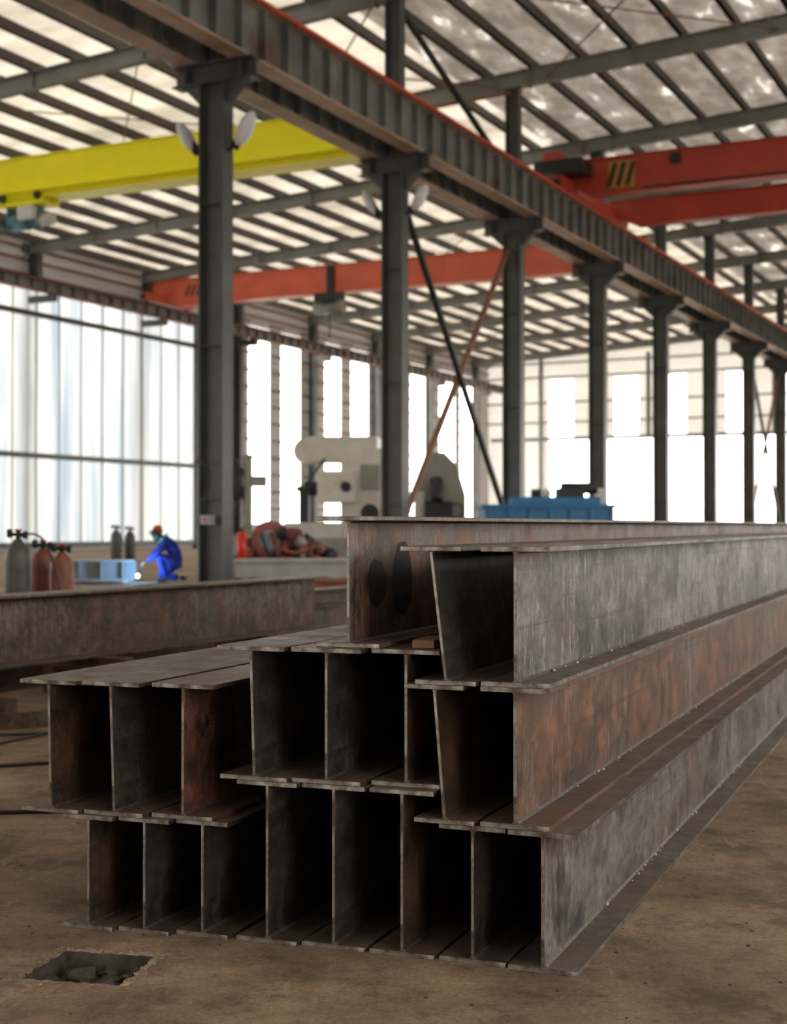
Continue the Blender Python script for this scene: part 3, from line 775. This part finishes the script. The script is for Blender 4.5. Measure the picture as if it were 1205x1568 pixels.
for nm,w,fd in (('hand_right',Vector((-.47,-.115,.415)),Vector((-1,.25,-.55))),('hand_left',Vector((-.46,.055,.395)),Vector((-1,-.2,-.6)))):
    fd.normalize(); side=fd.cross(Vector((0,0,1))).normalized(); dn=fd.cross(side).normalized()
    if dn.z>0: dn=-dn
    pv=[w, w+fd*.045, w+fd*.085]; pe=[(0,1),(1,2)]; pr=[.028,(.042,.02),(.042,.018)]
    skin(nm,pv,pe,pr,M_glove,1)
    for k,(o_,l) in enumerate(((-.033,.075),(-.011,.085),(.011,.08),(.033,.062))):
        b0=w+fd*.07+side*o_
        skin(nm+'_finger_%d'%k,[b0,b0+fd*l*.45,b0+fd*l*.65+dn*l*.35,b0+fd*l*.45+dn*l*.65],[(0,1),(1,2),(2,3)],[.0105,.010,.0095,.008],M_glove,1)
    b0=w+fd*.03+side*(-.03 if 'right' in nm else .03); sg=-1 if 'right' in nm else 1
    skin(nm+'_thumb',[b0,b0+side*sg*.03+fd*.025,b0+side*sg*.03+fd*.055+dn*.02],[(0,1),(1,2)],[.013,.012,.010],M_glove,1)
bm=bmesh.new()
ball(bm,(0,0,0),.1,(1.0,.78,1.18),0,20)
for v in bm.verts:
    if v.co.z<-.04: v.co.x = v.co.x*.85-.012; v.co.y*=.85
cyl(bm,(-.088,0,.0),(-.118,0,-.028),.008,.016,seg=10)
ball(bm,(-.088,-.03,.012),.011,mi=1,seg=8); ball(bm,(-.088,.03,.012),.011,mi=1,seg=8)
ball(bm,(-.088,0,-.058),.02,(.35,1.1,.35),2,10)
for s_ in (-1,1): ball(bm,(.005,s_*.08,-.005),.026,(.7,.35,1.2),0,10)
cyl(bm,(.02,0,-.16),(.0,0,-.08),.055,seg=14)
o=finish(bm,'head',[M_skin,M_hood,M_cap],parent=emp); o.location=(-.25,0,.985); o.rotation_euler=(0,-.45,0)
bm=bmesh.new()
g=bmesh.ops.create_uvsphere(bm,u_segments=20,v_segments=12,radius=.118,matrix=Matrix.Diagonal((1,.85,1.05,1)))
bmesh.ops.delete(bm,geom=[v for v in bm.verts if v.co.z<.03],context='VERTS')
for f in bm.faces: f.smooth=True
box(bm,-.19,-.09,-.07,.07,.032,.04)
o=finish(bm,'cap',[M_cap],parent=emp); o.location=(-.245,0,.995); o.rotation_euler=(0,-.45,0)
bm=bmesh.new()
for i in range(9):
    t0=-1.2+i*.3
    pts=[(-.145*math.cos(t),.115*math.sin(t)) for t in (t0-.15,t0+.15)]
    f=bm.faces.new([bm.verts.new(c) for c in ((pts[0][0],pts[0][1],-.17),(pts[1][0],pts[1][1],-.17),(pts[1][0],pts[1][1],.075),(pts[0][0],pts[0][1],.075))]); f.smooth=True
box(bm,-.152,-.143,-.05,.05,-.01,.035,1)
bmesh.ops.remove_doubles(bm,verts=bm.verts,dist=.001)
o=finish(bm,'face_shield',[M_hood,M_hiv],parent=emp); o.location=(-.25,0,.985); o.rotation_euler=(0,-.45,0)
md=o.modifiers.new('t','SOLIDIFY'); md.thickness=.004
bm=bmesh.new(); torus(bm,(0,0,0),.10,.028,rot=Matrix.Rotation(-.6,3,'Y')); o=finish(bm,'reflective_collar',[M_hiv],parent=emp); o.location=(-.16,0,.865)
bm=bmesh.new()
cyl(bm,(-.52,-.03,.36),(-.60,-.02,.22),.016); cyl(bm,(-.60,-.02,.22),(-.64,-.02,.14),.007)
cyl(bm,(-.52,-.03,.36),(-.40,-.05,.42),.018)
finish(bm,'welding_torch',[M_black],parent=emp)
m,nt,out=new_mat('arc'); e=nt.nodes.new('ShaderNodeEmission'); e.inputs[0].default_value=(.5,.8,1,1); e.inputs[1].default_value=12; nt.links.new(e.outputs[0],out.inputs[0])
bm=bmesh.new(); ball(bm,(0,0,0),.035); ax,ay=at(211,27.2)
finish(bm,'welding_arc',[m],loc=(ax,ay,.14))
ld=D.lights.new('welding_arc_light','POINT'); ld.energy=40; ld.color=(.25,.55,1); ld.shadow_soft_size=.05
lo=D.objects.new('welding_arc_light',ld); scene.collection.objects.link(lo); lo.location=(ax,ay-.15,.3)

# ------------------------------------------------------------------ world
w=D.worlds.new('sky'); scene.world=w; w.use_nodes=True
bg=w.node_tree.nodes['Background']; bg.inputs[0].default_value=(1.,.96,.895,1); bg.inputs[1].default_value=5.0
scene.view_settings.view_transform='Standard'
scene.view_settings.exposure=0.38

# ------------------------------------------------------------------ camera
cd=D.cameras.new('camera'); co=D.objects.new('camera',cd); scene.collection.objects.link(co)
cd.sensor_fit='VERTICAL'; cd.sensor_height=36; cd.sensor_width=27.66; cd.lens=50
co.location=(0,0,1.1); co.rotation_euler=(math.radians(90.552),0,0)
cd.clip_end=1000; cd.dof.use_dof=True; cd.dof.focus_distance=3.75; cd.dof.aperture_fstop=4.0
scene.camera=co
